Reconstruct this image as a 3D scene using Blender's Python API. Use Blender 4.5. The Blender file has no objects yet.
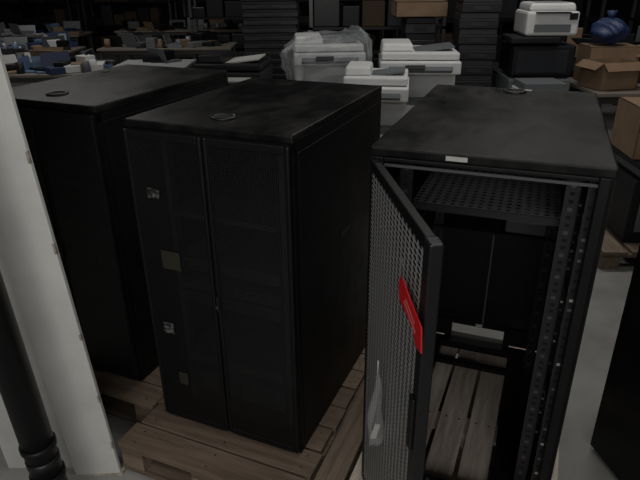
import bpy, bmesh, math, random
from mathutils import Vector, Matrix, Euler
random.seed(4)
sc=bpy.context.scene
sc.view_settings.view_transform='Standard'
sc.view_settings.look='None'

# ---------------- materials ----------------
def mat(name,col,rough=.5,metal=0,noise=None,scale=8,bump=0,alpha=None,trans=0,spec=None,rvar=0,stretch=None,lo=.35,hi=.7):
    m=bpy.data.materials.new(name);m.use_nodes=True
    nt=m.node_tree;b=nt.nodes['Principled BSDF']
    b.inputs['Base Color'].default_value=(*col,1);b.inputs['Roughness'].default_value=rough
    b.inputs['Metallic'].default_value=metal
    if spec is not None:b.inputs['Specular IOR Level'].default_value=spec
    if trans:b.inputs['Transmission Weight'].default_value=trans
    if alpha is not None:b.inputs['Alpha'].default_value=alpha
    if noise or bump or rvar:
        tc=nt.nodes.new('ShaderNodeTexCoord');n=nt.nodes.new('ShaderNodeTexNoise')
        n.inputs['Scale'].default_value=scale;n.inputs['Detail'].default_value=6;n.inputs['Roughness'].default_value=.65
        mp=nt.nodes.new('ShaderNodeMapping');mp.inputs['Scale'].default_value=stretch or (1,1,1)
        nt.links.new(tc.outputs['Object'],mp.inputs['Vector']);nt.links.new(mp.outputs['Vector'],n.inputs['Vector'])
        r=nt.nodes.new('ShaderNodeValToRGB');r.color_ramp.elements[0].position=lo;r.color_ramp.elements[1].position=hi
        r.color_ramp.elements[0].color=(*col,1);r.color_ramp.elements[1].color=(*(noise or col),1)
        nt.links.new(n.outputs['Fac'],r.inputs['Fac']);nt.links.new(r.outputs['Color'],b.inputs['Base Color'])
        if rvar:
            mr=nt.nodes.new('ShaderNodeMapRange');mr.inputs['From Min'].default_value=.3;mr.inputs['From Max'].default_value=.7
            mr.inputs['To Min'].default_value=rough-rvar;mr.inputs['To Max'].default_value=rough+rvar
            nt.links.new(n.outputs['Fac'],mr.inputs['Value']);nt.links.new(mr.outputs['Result'],b.inputs['Roughness'])
        if bump:
            bp=nt.nodes.new('ShaderNodeBump');bp.inputs['Strength'].default_value=bump;bp.inputs['Distance'].default_value=.01
            nt.links.new(n.outputs['Fac'],bp.inputs['Height']);nt.links.new(bp.outputs['Normal'],b.inputs['Normal'])
    return m

def perf(name,col,pitch,hole,rough=.4,metal=.3):
    m=mat(name,col,rough,metal);nt=m.node_tree;b=nt.nodes['Principled BSDF'];out=nt.nodes['Material Output']
    tc=nt.nodes.new('ShaderNodeTexCoord');mp=nt.nodes.new('ShaderNodeMapping')
    mp.inputs['Scale'].default_value=(1,0,1) 
    v=nt.nodes.new('ShaderNodeTexVoronoi');v.inputs['Scale'].default_value=1/pitch;v.inputs['Randomness'].default_value=0
    lt=nt.nodes.new('ShaderNodeMath');lt.operation='LESS_THAN';lt.inputs[1].default_value=hole
    t=nt.nodes.new('ShaderNodeBsdfTransparent');mx=nt.nodes.new('ShaderNodeMixShader')
    nt.links.new(tc.outputs['Object'],mp.inputs['Vector']);nt.links.new(mp.outputs['Vector'],v.inputs['Vector'])
    nt.links.new(v.outputs['Distance'],lt.inputs[0]);nt.links.new(lt.outputs[0],mx.inputs['Fac'])
    nt.links.new(b.outputs[0],mx.inputs[1]);nt.links.new(t.outputs[0],mx.inputs[2]);nt.links.new(mx.outputs[0],out.inputs['Surface'])
    return m,mp

RK=mat('rack_black',(.0042,.0043,.0048),.45,0,(.0068,.0068,.0075),5,0,rvar=.08,spec=.25)
RKTOP=mat('rack_top_dusty',(.003,.0031,.0034),.38,0,(.014,.0137,.0132),4.5,0,rvar=.12,spec=.22,stretch=(1.6,.8,1),lo=.46,hi=.68)
RKIN=mat('rack_inner',(.007,.007,.008),.35,spec=.4)
RAIL=mat('rack_rail',(.03,.03,.032),.4,.5)
DK=mat('dark_hole',(.002,.002,.002),.9)
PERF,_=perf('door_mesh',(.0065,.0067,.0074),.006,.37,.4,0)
PERFR,_=perf('door_mesh_open_lit',(.40,.40,.40),.0135,.41,.4,.2)  # light reflected by the open door's mesh is put into this pale colour
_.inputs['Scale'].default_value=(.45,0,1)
SHELFP,mp_=perf('vented_shelf',(.26,.26,.265),.026,.33);mp_.inputs['Scale'].default_value=(1,1,0)
EDGE=mat('rack_edge_trim',(.011,.011,.0125),.35,0,spec=.35)
GEAR=mat('gear_grey',(.075,.08,.085),.5)
LBL=mat('label_white',(.5,.5,.48),.6)
LBLY=mat('label_yellow',(.018,.016,.008),.6,0,(.032,.028,.015),40)
SCR=mat('sticker_faded',(.008,.008,.008),.6,0,(.13,.13,.13),70,lo=.45,hi=.6)
RED=mat('red_tag',(.64,.012,.018),.4,0,(.50,.012,.018),30)
WOOD=mat('pallet_wood',(.145,.103,.072),.85,0,(.29,.22,.16),3,.4,stretch=(1,12,6))
WOOD2=mat('pallet_wood_dark',(.105,.072,.050),.85,0,(.20,.145,.105),3,.4,stretch=(1,12,6))
WOODP=mat('pallet_wood_lit',(.38,.31,.25),.85,0,(.70,.62,.54),3,.4,stretch=(12,1,6))  # paleness puts light on the planks inside the open rack into the colour
WOODY=mat('pallet_wood_brown',(.13,.095,.068),.85,0,(.25,.195,.145),3,.4,stretch=(12,1,6))
FLOOR=mat('concrete_floor',(.19,.188,.178),.6,0,(.30,.297,.285),2.2,.05,rvar=.1)
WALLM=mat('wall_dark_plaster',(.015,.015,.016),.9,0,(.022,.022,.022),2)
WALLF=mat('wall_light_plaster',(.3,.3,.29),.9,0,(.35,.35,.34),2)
CEIL=mat('ceiling_paint',(.12,.12,.12),.9,0,(.14,.14,.14),2)
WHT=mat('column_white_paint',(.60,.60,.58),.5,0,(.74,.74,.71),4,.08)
WHT2=mat('column_side_shade',(.40,.40,.39),.6,0,(.50,.50,.48),4,.08)  # same white paint; shade on the recessed body put into a greyer colour
CHIP=mat('column_chip',(.22,.18,.13),.8,0,(.5,.48,.44),30)
PIPE=mat('pipe_dark',(.008,.009,.010),.4,spec=.3)
PRW=mat('printer_white',(.62,.63,.63),.4,0,(.70,.70,.70),6)
PRG=mat('printer_grey',(.12,.13,.14),.5)
BLK=mat('black_plastic',(.007,.0075,.009),.45,spec=.35)
NAVY=mat('crate_navy',(.007,.009,.013),.5,0,(.015,.018,.025),4)
CARD=mat('cardboard',(.19,.12,.07),.85,0,(.24,.16,.10),8)
CARDI=mat('cardboard_inner',(.06,.04,.025),.9)
BLUE=mat('blue_plastic',(.018,.035,.10),.5)
LBLUE=mat('pale_blue_plastic',(.10,.17,.28),.5)
TBL=mat('table_top',(.17,.145,.12),.6,0,(.22,.19,.16),5)
TBLW=mat('table_top_pale',(.36,.37,.37),.5)
LEG=mat('table_leg_steel',(.1,.1,.1),.4,.7)
SILV=mat('laptop_silver',(.22,.23,.25),.4,.3)
ORG=mat('orange_plastic',(.35,.10,.02),.5)
WRAP=mat('stretch_wrap',(.5,.52,.55),.18,0,None,14,.9,alpha=.25)
BAG=mat('clear_bag',(.6,.6,.6),.2,0,None,60,1,alpha=.2)

# ---------------- mesh builder ----------------
class B:
    def __init__(s): s.bm=bmesh.new(); s.m=[]
    def mi(s,m):
        if m not in s.m:s.m.append(m)
        return s.m.index(m)
    def _fin(s,vs,m,rot,piv):
        if rot:
            M=Matrix.Translation(piv)@Euler(rot).to_matrix().to_4x4()@Matrix.Translation(-Vector(piv))
            for v in vs:v.co=M@v.co
        i=s.mi(m)
        for f in {f for v in vs for f in v.link_faces}:f.material_index=i
    def box(s,x0,x1,y0,y1,z0,z1,m,rot=None,piv=None,bev=0,taper=1):
        c=Vector(((x0+x1)/2,(y0+y1)/2,(z0+z1)/2))
        r=bmesh.ops.create_cube(s.bm,size=1);vs=r['verts']
        for v in vs:
            k=taper if v.co.z>0 else 1
            v.co=Vector((v.co.x*(x1-x0)*k,v.co.y*(y1-y0)*k,v.co.z*(z1-z0)))+c
        if bev:
            es=list({e for v in vs for e in v.link_edges})
            r=bmesh.ops.bevel(s.bm,geom=es,offset=bev,segments=2,profile=.5,affect='EDGES')
            vs=list({v for f in r['faces'] for v in f.verts}|{v for v in vs if v.is_valid})
        s._fin(vs,m,rot,piv or c)
    def cyl(s,c,r,h,m,rot=None,n=24,r2=None):
        rr=bmesh.ops.create_cone(s.bm,cap_ends=True,segments=n,radius1=r,radius2=r if r2 is None else r2,depth=h)
        for v in rr['verts']:v.co+=Vector(c)
        s._fin(rr['verts'],m,rot,Vector(c))
        for f in {f for v in rr['verts'] for f in v.link_faces}:
            if len(f.verts)==4:f.smooth=True
    def ring(s,c,R,r,m):
        N,K=28,8;vv=[]
        for i in range(N):
            a=2*math.pi*i/N
            vv.append([s.bm.verts.new((c[0]+(R+r*math.cos(2*math.pi*k/K))*math.cos(a),c[1]+(R+r*math.cos(2*math.pi*k/K))*math.sin(a),c[2]+r*math.sin(2*math.pi*k/K))) for k in range(K)])
        for i in range(N):
            for k in range(K):
                f=s.bm.faces.new([vv[i][k],vv[(i+1)%N][k],vv[(i+1)%N][(k+1)%K],vv[i][(k+1)%K]]);f.material_index=s.mi(m);f.smooth=True
    def done(s,name,loc=(0,0,0),yaw=0,parent=None,rot=None):
        me=bpy.data.meshes.new(name);s.bm.normal_update();s.bm.to_mesh(me);s.bm.free()
        for m in s.m:me.materials.append(m)
        o=bpy.data.objects.new(name,me);sc.collection.objects.link(o)
        o.location=loc;o.rotation_euler=rot or (0,0,yaw)
        if parent:o.parent=parent
        return o
def empty(name,loc,yaw):
    o=bpy.data.objects.new(name,None);sc.collection.objects.link(o);o.location=loc;o.rotation_euler=(0,0,yaw);o.empty_display_size=.2
    return o

# ---------------- room ----------------
b=B();b.box(-9,9,-3,16,-.1,0,FLOOR);b.done('floor')
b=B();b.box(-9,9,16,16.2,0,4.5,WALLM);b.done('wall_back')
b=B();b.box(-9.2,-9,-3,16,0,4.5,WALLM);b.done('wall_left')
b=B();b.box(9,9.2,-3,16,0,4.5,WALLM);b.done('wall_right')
b=B();b.box(-9,9,-3,16,4.5,4.6,CEIL);b.done('ceiling')
b=B()
wx0,wx1,wz0,wz1=-1.8,1.4,1.5,3.3
for a in((wx0-.08,wx0,wz0-.08,wz1+.08),(wx1,wx1+.08,wz0-.08,wz1+.08),(wx0,wx1,wz0-.08,wz0),(wx0,wx1,wz1,wz1+.08),(-.22,-.18,wz0,wz1)):
    b.box(a[0],a[1],-3.06,-2.98,a[2],a[3],PRW)
wo=b.done('added_window_1')  # added frame for the fill light behind the camera, no known window
b=B()
b.box(-9,wx0-.08,-3.1,-3,0,4.5,WALLF);b.box(wx1+.08,9,-3.1,-3,0,4.5,WALLF)
b.box(wx0-.08,wx1+.08,-3.1,-3,0,wz0-.08,WALLF);b.box(wx0-.08,wx1+.08,-3.1,-3,wz1+.08,4.5,WALLF);b.done('wall_front')

H=1.2033;PZ=.13
# ---------------- racks ----------------
def top_panel(b,w,d,ring,mt):
    b.box(-.002,w+.002,-.004,d+.002,H-.028,H,mt,bev=.006)
    b.ring((ring[0],ring[1],H+.002),.036,.006,EDGE);b.cyl((ring[0],ring[1],H+.001),.034,.005,DK,n=32)
def split_door(par,x0,x1,z0,z1,name,inner_right):
    b=B();f=.016;y0,y1=-.022,0
    b.box(x0,x0+f,y0,y1,z0,z1,RK,bev=.006);b.box(x1-f,x1,y0,y1,z0,z1,RK,bev=.006)
    b.box(x0+f,x1-f,y0,y1,z1-f*1.6,z1,RK,bev=.003);b.box(x0+f,x1-f,y0,y1,z0,z0+f*1.6,RK,bev=.003)
    b.box(x0+f,x1-f,-.019,-.017,z0+f,z1-f,PERF)
    b.done(name,parent=par)
def closed_rack(loc,yaw,d,labels,w=.6):
    e=empty('server_rack',loc,yaw)
    b=B()
    b.box(0,.018,0,d,.02,H-.028,RK);b.box(w-.018,w,0,d,.02,H-.028,RK)
    b.box(.018,w-.018,d-.018,d,.02,H-.028,RK);b.box(0,w,0,d,0,.03,RK)
    b.box(.0,w,0,.02,H-.06,H-.028,RK)
    b.box(w,w+.003,.03,d-.03,.05,H-.06,RK,bev=.001)
    b.box(w+.002,w+.005,d*.45,d*.45+.09,H*.60,H*.60+.018,EDGE)
    b.box(-.003,0,.03,d-.03,.05,H-.06,RK,bev=.001)
    for x in(.07,.51):
        for y in(.08,d-.12):b.box(x,x+.02,y,y+.03,.03,H-.03,GEAR)
    top_panel(b,w,d,(w/2,.12),RKTOP)
    b.done('cabinet_body',parent=e)
    split_door(e,.003,w/2-.002,.012,H-.030,'door_panel_1',1)
    split_door(e,w/2+.002,w-.003,.012,H-.030,'door_panel_2',0)
    b=B();b.box(w/2+.004,w/2+.014,-.028,-.022,.56,.62,EDGE,bev=.003);b.cyl((w/2+.009,-.03,.58),.005,.006,LEG,rot=(math.pi/2,0,0));b.done('latch_handle',parent=e)
    b=B()
    for z,hh in((.52,.045),(.58,.04),(.66,.045),(.25,.04),(.12,.09),(.86,.02)):
        b.box(.09,.51,.05,d-.2,z,z+hh,GEAR,bev=.002)
        for k in range(8):b.box(.12+k*.045,.15+k*.045,.046,.05,z+.01,z+hh-.01,PRG if (k+int(z*100))%5==0 else LEG)
    b.done('rack_equipment',parent=e)
    b=B()
    for (x,z,ww,hh,m) in labels:b.box(x,x+ww,-.0235,-.0225,z,z+hh,m)
    if labels:b.done('stickers',parent=e)
    return e
closed_rack((-.6275,1.8555,PZ),-.404,.85,[(.07,.95,.05,.035,SCR),(.095,.69,.075,.07,LBLY),(.06,.415,.045,.045,SCR),(.10,.19,.04,.055,LBLY)])
closed_rack((-1.3382,2.2883,PZ),-.41,.88,[(.07,.93,.045,.03,SCR)])
e4=empty('server_rack',(1.081,1.762,0),.16)
b=B();w=.6;d=.9
b.box(0,w,-d,0,.02,H-.03,RK);b.box(0,w,-d-.02,0,H-.03,H,RKTOP,bev=.005);b.box(.002,w-.002,-d-.024,-d,.03,H-.034,RK,bev=.004)
b.box(-.004,0,-d+.03,-.03,.05,H-.06,RK,bev=.001)
for x in(.05,.5):
    for y in(-d+.05,-.1):b.box(x,x+.05,y,y+.05,0,.02,BLK)
b.done('cabinet_body',parent=e4)

# ---- open rack ----
RX,RY,RYAW,D,W=.1386,1.5038,-.3636,.984,.6
e=empty('server_rack',(RX,RY,PZ),RYAW)
b=B()
b.box(0,.012,0,D,.02,H-.028,RK);b.box(W-.012,W,0,D,.02,H-.028,RK)
for x in(0,W-.035):
    b.box(x,x+.035,0,.03,.0,H-.028,RK,bev=.003);b.box(x,x+.035,D-.04,D,.0,H-.028,RK)
b.box(.035,W-.035,0,.03,H-.04,H-.028,RK,bev=.003);b.box(.035,W-.035,.0,.05,0,.045,RK,bev=.002)
b.box(.03,W-.03,.010,.016,H-.056,H-.048,GEAR)
b.box(.012,.13,.05,D-.04,0,.03,RKIN);b.box(.43,W-.012,.05,D-.04,0,.03,RKIN)
b.box(.13,.43,D-.09,D,.0,.035,RK);b.box(.13,.43,D-.24,D-.21,.01,.03,RK)
b.box(.40,W-.035,D-.03,D,.03,.12,RK);b.box(.035,.16,D-.03,D,.03,.12,RK)
top_panel(b,W,D,(.311,.90),RKTOP)
b.box(.20,.255,-.0055,-.004,H-.02,H-.008,LBL)
b.box(.32,.37,.945,.96,H,H+.001,LBL)
b.done('cabinet_body',parent=e)
b=B()
for x0,x1 in((.035,.298),(.302,.565)):
    b.box(x0,x1,D-.02,D-.002,.12,H-.03,RKIN,bev=.002);b.box(x0+.02,x1-.02,D-.024,D-.02,.17,H-.1,BLK,bev=.001)
b.box(.297,.303,D-.028,D-.018,.12,H-.03,PRG);b.box(.036,.042,D-.028,D-.018,.12,H-.03,PRG)
b.box(.045,.555,D-.03,D,.10,.12,EDGE);b.box(.27,.30,D-.032,D-.03,.102,.118,LBL)
b.done('rear_doors',parent=e)
b=B()
for x,s_ in((.062,1),(.50,-1)):
    for y in(.09,.80):
        b.box(x,x+.038,y,y+.003,.03,H-.05,RAIL)
        xx=x if s_==1 else x+.035
        b.box(xx,xx+.003,y,y+.04,.03,H-.05,RAIL)
        n=0;z=.05
        while z<H-.08:
            b.box(x+.012,x+.024,y-.0006,y,z,z+.010,DK if n%3 else LEG)  # dots on the solid rail: dark holes, some painted as light glints
            if y<.5:
                fx=xx-.0006 if s_==-1 else xx+.003
                b.box(fx,fx+.0006,y+.012,y+.022,z,z+.010,LEG)  # more light glints painted as steel-grey dots
            z+=.0222;n+=1
for y in(.04,.30,.55):
    b.box(.548,.575,y,y+.012,.03,H-.04,RAIL)
    z=.06
    while z<H-.1:
        b.box(.5475,.548,y+.002,y+.010,z,z+.012,PRG if random.random()<.35 else DK)
        b.box(.555,.564,y-.0006,y,z,z+.008,random.choice([LBL,PRG,DK,DK,DK]));z+=.03  # pale dots stand for light glinting in the holes, not labels
for z in(.35,.75,1.05):
    b.box(.555,.585,.05,D-.05,z,z+.03,RKIN);b.box(.015,.045,.05,D-.05,z,z+.03,RKIN)
for k in range(14):
    b.box(.10+k*.030,.113+k*.030,-.0008,0,.012,.030,GEAR);b.box(.10+k*.030,.113+k*.030,.02,.035,.045,.0456,GEAR)
b.done('mounting_rails',parent=e)
b=B()
b.box(.095,.505,.14,.76,1.005,1.007,SHELFP);b.box(.095,.505,.135,.14,.985,1.007,RAIL)
b.box(.092,.095,.14,.76,.975,1.015,RK);b.box(.505,.508,.14,.76,.975,1.015,RK);b.done('vented_shelf',parent=e)
b=B();b.box(.345,.50,.80,.95,.665,.72,GEAR,bev=.006);b.box(.35,.495,.79,.93,.722,.735,PRG,bev=.004);b.box(.40,.49,.83,.93,.736,.775,GEAR,bev=.004);b.box(.065,.535,.78,.955,.655,.664,RK);b.done('rack_equipment',parent=e)  # added device shape standing in for a reflection on the rear doors
DA=math.radians(-83.2)
ang=DA-RYAW
dw=.552
b=B();z0,z1=.012,H-.034
b.box(0,.022,0,.022,z0,z1,RK,bev=.004);b.box(dw-.04,dw,-.002,.026,z0,z1,EDGE,bev=.004)
b.box(.022,dw-.04,0,.022,z1-.03,z1,RK,bev=.003);b.box(.022,dw-.04,0,.022,z0,z0+.03,RK,bev=.003)
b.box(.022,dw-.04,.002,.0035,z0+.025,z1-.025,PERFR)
b.box(.022,dw-.04,.015,.016,z0+.025,z1-.025,RKIN)  # dark sheet added behind the mesh so its holes show as shade
b.box(dw-.038,dw-.012,-.010,-.002,.66,.80,BLK,bev=.003)
b.done('open_door',loc=(0,-.002,0),yaw=ang,parent=e)
dirv=Vector((math.cos(DA),math.sin(DA),0));nrm=Vector((dirv.y,-dirv.x,0))
hp=Vector((RX,RY,0))
def onDoor(s,off,z):
    p=hp+dirv*s+nrm*off;return Vector((p.x,p.y,z))
b=B()
p=onDoor(0,.018,0)
pts=[(.41,0,1.140),(.418,0,1.166),(.445,0,1.166),(.50,0,1.152),(.582,0,1.140),(.592,0,1.088),(.556,0,1.080),(.53,0,1.105),(.42,0,1.108)]
vs=[b.bm.verts.new(q) for q in pts];f=b.bm.faces.new(vs)
r=bmesh.ops.extrude_face_region(b.bm,geom=[f])
for v in [g for g in r['geom'] if isinstance(g,bmesh.types.BMVert)]:v.co.y+=.003
b.mi(RED)
tp=mat('tag_print',(.60,.14,.14),.5)
b.box(.46,.55,-.001,0,1.114,1.119,tp,rot=(0,.2,0));b.box(.47,.54,-.001,0,1.128,1.132,tp,rot=(0,.2,0))
b.cyl((.43,.0,1.185),.0015,.05,LEG,n=8)
b.done('red_tag',loc=(p.x,p.y,0),yaw=DA)
b=B();p=onDoor(.27,.022,0)
N=12;prev=None
for i in range(N+1):
    t=i/N;z=.79-.245*t;wd=.008+.026*min(1,t*1.6)*(1-.25*max(0,t-.8)*5);dp=.004+.010*math.sin(math.pi*t)
    wob=.004*math.sin(t*9)
    rowv=[b.bm.verts.new((wob+wd*math.cos(a)*.7,dp*math.sin(a)+.003*math.sin(t*20+a*3),z+.004*math.sin(a*5))) for a in [2*math.pi*k/12 for k in range(12)]]
    if prev:
        for k in range(12):
            f=b.bm.faces.new([prev[k],prev[(k+1)%12],rowv[(k+1)%12],rowv[k]]);f.smooth=True
    prev=rowv
b.mi(BAG)
b.box(-.009,.007,-.002,.002,.57,.62,LBL,rot=(0,.2,0));b.cyl((0,0,.81),.0018,.05,LBL,n=8)
b.cyl((.0,0,.66),.003,.12,LEG,n=8,rot=(.0,.15,0))
b.done('plastic_bag',loc=(p.x,p.y,0),yaw=.15)

# ---------------- pallets ----------------
def pallet(name,loc,yaw,w,d,along='y',m=WOOD,m2=WOOD2,h=.128,first=None,fill=.88,n=None):
    b=B();t=.022
    n=n or (5 if along=='y' else 9)
    L,S=(d,w) if along=='y' else (w,d)
    bw=S/n*fill
    def bx(a0,a1,s0,s1,z0,z1,mm,r=None):
        if along=='y':b.box(s0,s1,a0,a1,z0,z1,mm,bev=.002,rot=r)
        else:b.box(a0,a1,s0,s1,z0,z1,mm,bev=.002,rot=r)
    for i in range(n):
        c=bw/2+(S-bw)*i/(n-1)
        j=random.uniform(-.015,.0)
        bx(j,L+j,c-bw/2,c+bw/2,h-t-random.uniform(0,.002),h-random.uniform(0,.002),first if (first and i==0) else random.choice([m,m,m2]),(0,0,random.uniform(-.008,.008)))
    for a in(0,L/2-.05,L-.1):bx(a,a+.1,0,S,h-2*t,h-t-.0025,m2)
    for a in(0,L/2-.05,L-.1):
        for s_ in(0,S/2-.06,S-.12):bx(a,a+.1,s_,s_+.12,t,h-2*t-.0005,m)
    for s_ in(0,S/2-.06,S-.12):bx(0,L,s_,s_+.12,0,t-.0005,m2)
    for i in range(n):
        c=bw/2+(S-bw)*i/(n-1)
        for a in(.05,L/2,L-.05):
            for q in(-.25,.25):
                xy=(c+q*bw,a) if along=='y' else (a,c+q*bw)
                b.cyl((xy[0],xy[1],h),.004,.0012,LEG,n=8)
    return b.done(name,loc=loc,yaw=yaw)
def CL(lx,ly):
    a=-.404;return(-.6275+lx*math.cos(a)-ly*math.sin(a),1.8555+lx*math.sin(a)+ly*math.cos(a),0)
pallet('wooden_pallet',CL(-.065,-.22),-.404,.74,1.15,'x',WOOD,WOOD2,fill=.93)
pallet('wooden_pallet',CL(-.88,.0),-.404,.80,1.10,'x',WOOD,WOOD2,fill=.93)
pallet('wooden_pallet',CL(.69,-.20),-.39,.80,1.2,'y',WOODP,WOODP,first=WOODY,n=7)

# ---------------- column + pipe ----------------
b=B()
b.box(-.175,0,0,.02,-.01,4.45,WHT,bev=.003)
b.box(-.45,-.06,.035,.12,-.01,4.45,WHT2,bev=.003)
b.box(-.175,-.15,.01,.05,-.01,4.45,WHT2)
for z in(.95,.62,.35,1.25,.13):
    b.box(-.006,.0008,-.0008,.01,z,z+random.uniform(.015,.04),CHIP)
b.box(-.19,.012,-.008,.05,-.005,.008,CHIP,bev=.003)
b.done('support_column',loc=(-.780,1.65,0),rot=(0,-.06,0))
b=B();b.cyl((0,0,2.2),.052,4.5,PIPE,n=40)
for z in(.33,.20):b.cyl((0,0,z),.058,.02,BLK,n=40)
b.cyl((0,0,.265),.054,.03,RAIL,n=40)
b.cyl((0,0,.02),.075,.04,BLK,n=40)
b.done('drain_pipe',loc=(-.935,1.47,0),rot=(0,-.045,0))

# ---------------- background furniture ----------------
def copier(x0,x1,y,h,name='office_copier',yaw=0,body=PRW,dp=.6,panel=PRG):
    w=x1-x0;b=B()
    b.box(0,w,0,dp,.05,h*.62,body,bev=.012)
    for k in range(3):
        z=.1+k*(h*.62-.12)/3;b.box(.02,w-.02,-.008,0,z,z+(h*.62-.12)/3-.012,body,bev=.004);b.box(w*.35,w*.65,-.012,-.006,z+.09,z+.105,panel)
    b.box(.0,w*.12,.03,dp,h*.62,h*.82,body,bev=.008);b.box(w*.12,w,dp*.35,dp,h*.62,h*.82,body);b.box(w*.12,w,.03,dp*.36,h*.62,h*.645,panel)
    b.box(-.01,w+.01,-.01,dp,h*.82,h*.90,body,bev=.012)
    b.box(w*.1,w*.9,-.06,0,h*.84,h*.87,panel,bev=.004,rot=(-.4,0,0));b.box(w*.3,w*.55,-.075,-.055,h*.86,h*.885,BLK,rot=(-.4,0,0))
    b.box(.0,w,.05,dp,h*.905,h*.95,body,bev=.012)
    b.box(.0,w*.42,.12,dp-.05,h*.95,h,body,bev=.015,taper=.92);b.box(w*.42,w*.95,.15,dp-.12,h*.955,h*.965,panel,rot=(0,-.12,0))
    for xx in(.05,w-.1):
        for yy in(.05,dp-.1):b.cyl((xx+.02,yy+.02,.025),.025,.05,BLK,n=12)
    return b.done(name,loc=(x0,y,0),yaw=yaw)
copier(.50,1.12,4.75,1.23,yaw=-.08)
copier(.16,.60,4.0,1.16,yaw=-.15,dp=.5)
copier(-.20,.40,5.15,1.25,name='wrapped_copier',yaw=.05)
copier(-1.0,-.47,4.75,1.15,body=BLK,panel=LBL,yaw=-.1)
b=B();cx,cy=.075,5.45
prev=None;K=56
for i in range(12):
    z=.40+i*.078;kk=1 if i<11 else .8
    row=[]
    for k in range(K):
        a=2*math.pi*k/K
        sx=math.copysign(abs(math.cos(a))**.4,math.cos(a));sy=math.copysign(abs(math.sin(a))**.4,math.sin(a))
        r=1+.03*math.sin(k*2.7+i*1.9)+random.uniform(-.025,.025)
        row.append(b.bm.verts.new((cx+(.37+.03*math.sin(i*.9))*sx*r*kk,cy+.36*sy*r*kk,z+random.uniform(-.02,.02)+(.05*math.cos(a) if i>9 else 0))))
    if prev:
        for k in range(K):b.bm.faces.new([prev[k],prev[(k+1)%K],row[(k+1)%K],row[k]])
    prev=row
b.bm.faces.new(prev);b.mi(WRAP);b.done('plastic_wrap_sheet')

def crates(name,x,y,w,d,h0,h,step,m,m2=BLK,yaw=0):
    b=B();z=h0;i=0
    while z<h:
        o=random.uniform(-.01,.01)
        b.box(o,w+o,0,d,z,z+step*.62,m,bev=.008)
        b.box(.01+o,w-.01+o,.01,d-.01,z+step*.62,z+step*.98,m2,bev=.004)
        b.box(w*.3+o,w*.7+o,-.006,.0,z+step*.2,z+step*.4,m2)
        z+=step;i+=1
    return b.done(name,loc=(x,y,0),yaw=yaw)
crates('crate_stack',-.76,6.2,.56,.5,0,1.85,.075,NAVY)
crates('crate_stack',1.22,5.3,.34,.45,0,1.8,.13,BLK,NAVY,yaw=-.1)
crates('crate_stack',.86,6.0,.3,.4,0,1.3,.15,NAVY)
def shelf(x,y,w,d,h,name='storage_shelf'):
    b=B()
    for xx in(0,w-.04):
        for yy in(0,d-.04):b.box(xx,xx+.04,yy,yy+.04,0,h,LEG)
    n=4
    for k in range(n+1):
        z=.1+k*(h-.12)/n;b.box(0,w,0,d,z,z+.03,RKIN)
        if k<n:
            xx=.05
            while xx<w-.3:
                ww=random.uniform(.2,.4);hh=random.uniform(.15,(h-.12)/n-.06)
                b.box(xx,min(xx+ww,w-.05),.05,d-.05,z+.03,z+.03+hh,random.choice([BLK,NAVY,BLK,CARDI,RKIN]),bev=.01);xx+=ww+.03
    return b.done(name,loc=(x,y,0))
shelf(-.1,7.2,1.6,.5,2.2);shelf(1.6,8.2,2.2,.5,2.2);shelf(4.2,7.8,2,.5,2.2);shelf(-2.2,10.6,1.2,.5,2.0)
for x in(-8,-5.6,-3.2,-.5,1.9,4.4):shelf(x,14.8,2.1,.6,2.2)
def printer(x,y,z,w,h,d,name='desktop_printer',yaw=0,body=PRW):
    b=B()
    b.box(0,w,0,d,0,h*.75,body,bev=.02);b.box(.02,w-.02,.03,d,h*.75,h,body,bev=.02,taper=.93)
    b.box(w*.15,w*.85,-.006,.0,h*.12,h*.36,PRG,bev=.003);b.box(w*.15,w*.8,-.03,.1,h*.70,h*.74,BLK)
    b.box(w*.8,w*.95,-.01,0,h*.5,h*.7,BLK);b.box(w*.2,w*.8,.08,d*.6,h*.99,h*1.01,PRG)
    return b.done(name,loc=(x,y,z),yaw=yaw)
printer(1.70,5.0,1.265,.42,.25,.4,yaw=-.05)
b=B()
b.box(0,.6,0,.5,0,.12,WOOD2)
for k in range(4):
    b.box(.02+.01*k,.56,.02,.48,.13+k*.27,.13+k*.27+.25,BLK if k!=2 else PRG,bev=.015);b.box(.08,.5,.012,.02,.16+k*.27,.34+k*.27,NAVY,bev=.003)
b.box(.0,.4,-.05,.3,1.21,1.26,BLK,bev=.01)
b.done('monitor_stack',loc=(1.58,5.0,0),yaw=-.05)
crates('plastic_tray_stack',1.60,4.55,.34,.3,0,.95,.16,PRW,PRG)
def table(name,x,y,w,d,h,m=TBL,yaw=0):
    b=B();b.box(0,w,0,d,h-.03,h,m,bev=.004)
    b.box(.04,w-.04,.04,.06,h-.09,h-.03,LEG);b.box(.04,w-.04,d-.06,d-.04,h-.09,h-.03,LEG)
    for xx in(.03,w-.07):
        for yy in(.03,d-.07):b.box(xx,xx+.04,yy,yy+.04,0,h-.03,LEG)
    return b.done(name,loc=(x,y,0),yaw=yaw)
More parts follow.
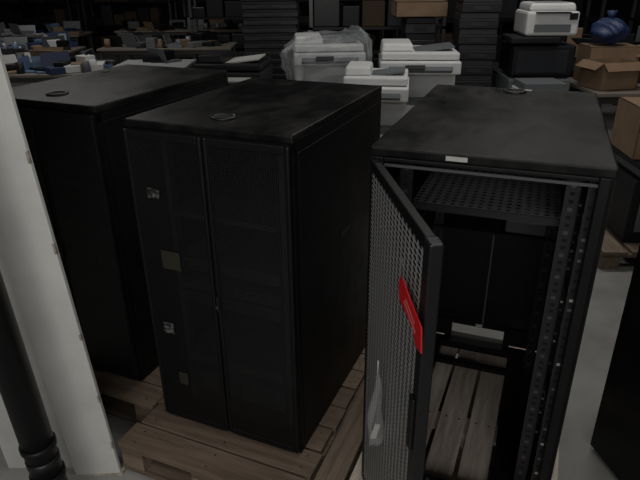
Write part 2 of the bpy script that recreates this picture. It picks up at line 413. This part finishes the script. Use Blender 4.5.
def clutter(name,x,y,w,d,z,n,cols,hi=.16):
    b=B();z+=.001
    for i in range(n):
        px,py=random.uniform(.1,w-.15),random.uniform(.1,d-.1);a=random.uniform(0,3)
        t=random.random()
        m=random.choice(cols);zb=z+random.choice([0,0,.025,.05])
        if t<.45:
            b.box(px-.16,px+.16,py-.11,py+.11,z,zb+.02,m,rot=(0,0,a),bev=.003)
            if random.random()<.5:b.box(px-.16,px+.16,py+.10,py+.11,zb+.02,zb+.2,m,rot=(-.3,0,a),piv=Vector((px,py,z+.02)))
        elif t<.75:
            h=random.uniform(.04,hi);b.box(px-.09,px+.09,py-.07,py+.07,z,z+h,m,rot=(0,0,a),bev=.01)
        elif t<.9:b.cyl((px,py,z+.06),.05,.12,m,n=14,r2=.04)
        else:
            b.box(px-.2,px+.2,py-.07,py+.07,z,z+.03,m,rot=(0,0,a),bev=.004);b.box(px-.19,px+.19,py-.06,py+.06,z+.03,z+.035,BLK,rot=(0,0,a))
    return b.done(name,loc=(x,y,0))
COL=[SILV,BLK,LBLUE,BLUE,SILV,PRG,CARD,BLK,LBLUE,NAVY,BLK,BLUE,PRW]
table('work_table',-4.6,6.6,2.2,.8,.75);clutter('laptop_pile',-4.6,6.6,2.2,.8,.75,80,COL)
table('work_table',-2.35,6.7,.85,.7,.80,TBLW);clutter('cable_pile',-2.2,7.1,.6,.3,.80,5,[BLK,PRG])
table('work_table',-6.2,8.6,2.6,.8,.75);clutter('laptop_pile',-6.2,8.6,2.6,.8,.75,80,COL)
table('work_table',-3.3,9.0,2.0,.8,.75);clutter('electronics_pile',-3.3,9.0,2.0,.8,.75,44,[BLK,PRG,BLK,CARD,SILV])
table('work_table',-7.6,11.2,3.2,.8,.75);clutter('electronics_pile',-7.6,11.2,3.2,.8,.75,60,COL+[ORG])
table('work_table',-4.0,12.0,3.0,.8,.75);clutter('electronics_pile',-4.0,12.0,3.0,.8,.75,50,[BLK,PRG,CARD,SILV,BLK])
def cbox(name,x,y,z,w,d,h,yaw=0,open_=True):
    b=B();t=.006
    b.box(0,w,0,t,0,h,CARD);b.box(0,w,d-t,d,0,h,CARD);b.box(0,t,0,d,0,h,CARD);b.box(w-t,w,0,d,0,h,CARD);b.box(0,w,0,d,0,t,CARDI)
    if open_:
        b.box(0,w,-h*.4,0,h-.003,h,CARD,rot=(.7,0,0),piv=Vector((0,0,h)));b.box(0,w,d,d+h*.4,h-.003,h,CARD,rot=(-.3,0,0),piv=Vector((0,d,h)))
        b.box(-h*.4,0,0,d,h-.003,h,CARD,rot=(0,-.6,0),piv=Vector((0,0,h)));b.box(w,w+h*.4,0,d,h-.003,h,CARD,rot=(0,.5,0),piv=Vector((w,0,h)))
        for k in range(5):b.box(random.uniform(.02,w*.6),w*.9,.05,d*.8,h*.5,h*.75,random.choice([BLK,PRG,SILV]))
    else:b.box(0,w,0,d,h-t,h,CARD);b.box(w*.45,w*.55,-.001,d,h,h+.001,TBL)
    return b.done(name,loc=(x,y,z),yaw=yaw)
cbox('cardboard_box',.75,5.95,1.355,.5,.4,.14,open_=False)
table('work_table',2.24,4.7,1.4,.8,.85)
cbox('cardboard_box',2.30,4.8,.851,.34,.28,.22,yaw=.2);cbox('cardboard_box',2.80,5.05,.851,.4,.3,.3,yaw=-.1)
b=B();r=bmesh.ops.create_icosphere(b.bm,subdivisions=4,radius=.15)
for v in r['verts']:
    v.co.z*=.7;v.co*=1+.10*math.sin(v.co.x*45+v.co.y*31)*math.cos(v.co.z*45+v.co.x*20)
b.mi(BLUE)
b.cyl((0,0,.13),.02,.07,BLUE,r2=.045,n=12)
b.done('blue_plastic_bag',loc=(2.5,5.25,1.275))
table('work_table',2.3,6.3,2.4,.7,.95);clutter('electronics_pile',2.3,6.3,2.4,.7,.95,50,[BLK,BLUE,PRG,ORG,CARD,BLK,NAVY],.3)
cbox('cardboard_box',2.32,5.13,.851,.42,.3,.31,yaw=-.05,open_=False)
pallet('wooden_pallet',(1.80,3.3,0),-.05,.9,1.1,'y',WOODY,WOODY)
b=B();b.box(0,.62,0,.6,0,.42,BLK,bev=.01);b.box(.05,.57,-.01,0,.08,.36,PRG,bev=.004);b.box(.04,.6,.02,.55,.42,.5,PRG,bev=.02);b.box(.0,.6,.0,.6,.5,.53,BLK)
b.done('rack_server_stack',loc=(1.98,3.42,.129),yaw=-.05)
cbox('cardboard_box',1.98,3.52,.66,.42,.4,.32,yaw=-.1,open_=False)

# ---------------- lights ----------------
def lamp(x,y,z,sx,sy,p,col=(1,.97,.92)):
    b=B();b.box(-sx/2-.03,sx/2+.03,-sy/2-.03,sy/2+.03,.02,.08,PRW,bev=.01);o=b.done('ceiling_light',loc=(x,y,z))
    l=bpy.data.lights.new('tube_light','AREA');l.shape='RECTANGLE';l.size=sx;l.size_y=sy;l.energy=p;l.color=col
    lo=bpy.data.objects.new('tube_light',l);sc.collection.objects.link(lo);lo.parent=o
lamp(1.6,4.2,4.2,2.2,.5,46);lamp(-3.5,7.5,4.2,2.4,.5,48);lamp(3.5,9,4.2,2.4,.5,9);lamp(-1.6,-.3,3.6,1.6,.8,26);lamp(.8,1.4,4.1,1.2,.4,20)
l=bpy.data.lights.new('added_fill_light','AREA');l.shape='RECTANGLE';l.size=wx1-wx0;l.size_y=wz1-wz0;l.energy=68;l.color=(1,.98,.95)
lo=bpy.data.objects.new('added_fill_light',l);sc.collection.objects.link(lo);lo.location=((wx0+wx1)/2,-3.0,(wz0+wz1)/2);lo.rotation_euler=(math.pi/2,0,0);lo.parent=wo  # fill light added behind camera to brighten the open rack's inside
wd=bpy.data.worlds.new('w');sc.world=wd;wd.use_nodes=True;wd.node_tree.nodes['Background'].inputs[0].default_value=(.93,.96,1,1);wd.node_tree.nodes['Background'].inputs[1].default_value=.22

# ---------------- camera ----------------
th,ro=.4336,.0097
F=Vector((0,math.cos(th),-math.sin(th)));U=Vector((0,math.sin(th),math.cos(th)));X=Vector((1,0,0))
U2=U*math.cos(ro)+X*math.sin(ro);X2=X*math.cos(ro)-U*math.sin(ro)
cd=bpy.data.cameras.new('camera');co=bpy.data.objects.new('camera',cd);sc.collection.objects.link(co)
cd.sensor_width=36;cd.lens=577.5/640*36
M=Matrix((X2,U2,-F)).transposed().to_4x4();M.translation=Vector((0,0,1.6235+PZ));co.matrix_world=M
cd.clip_start=.02
sc.camera=co
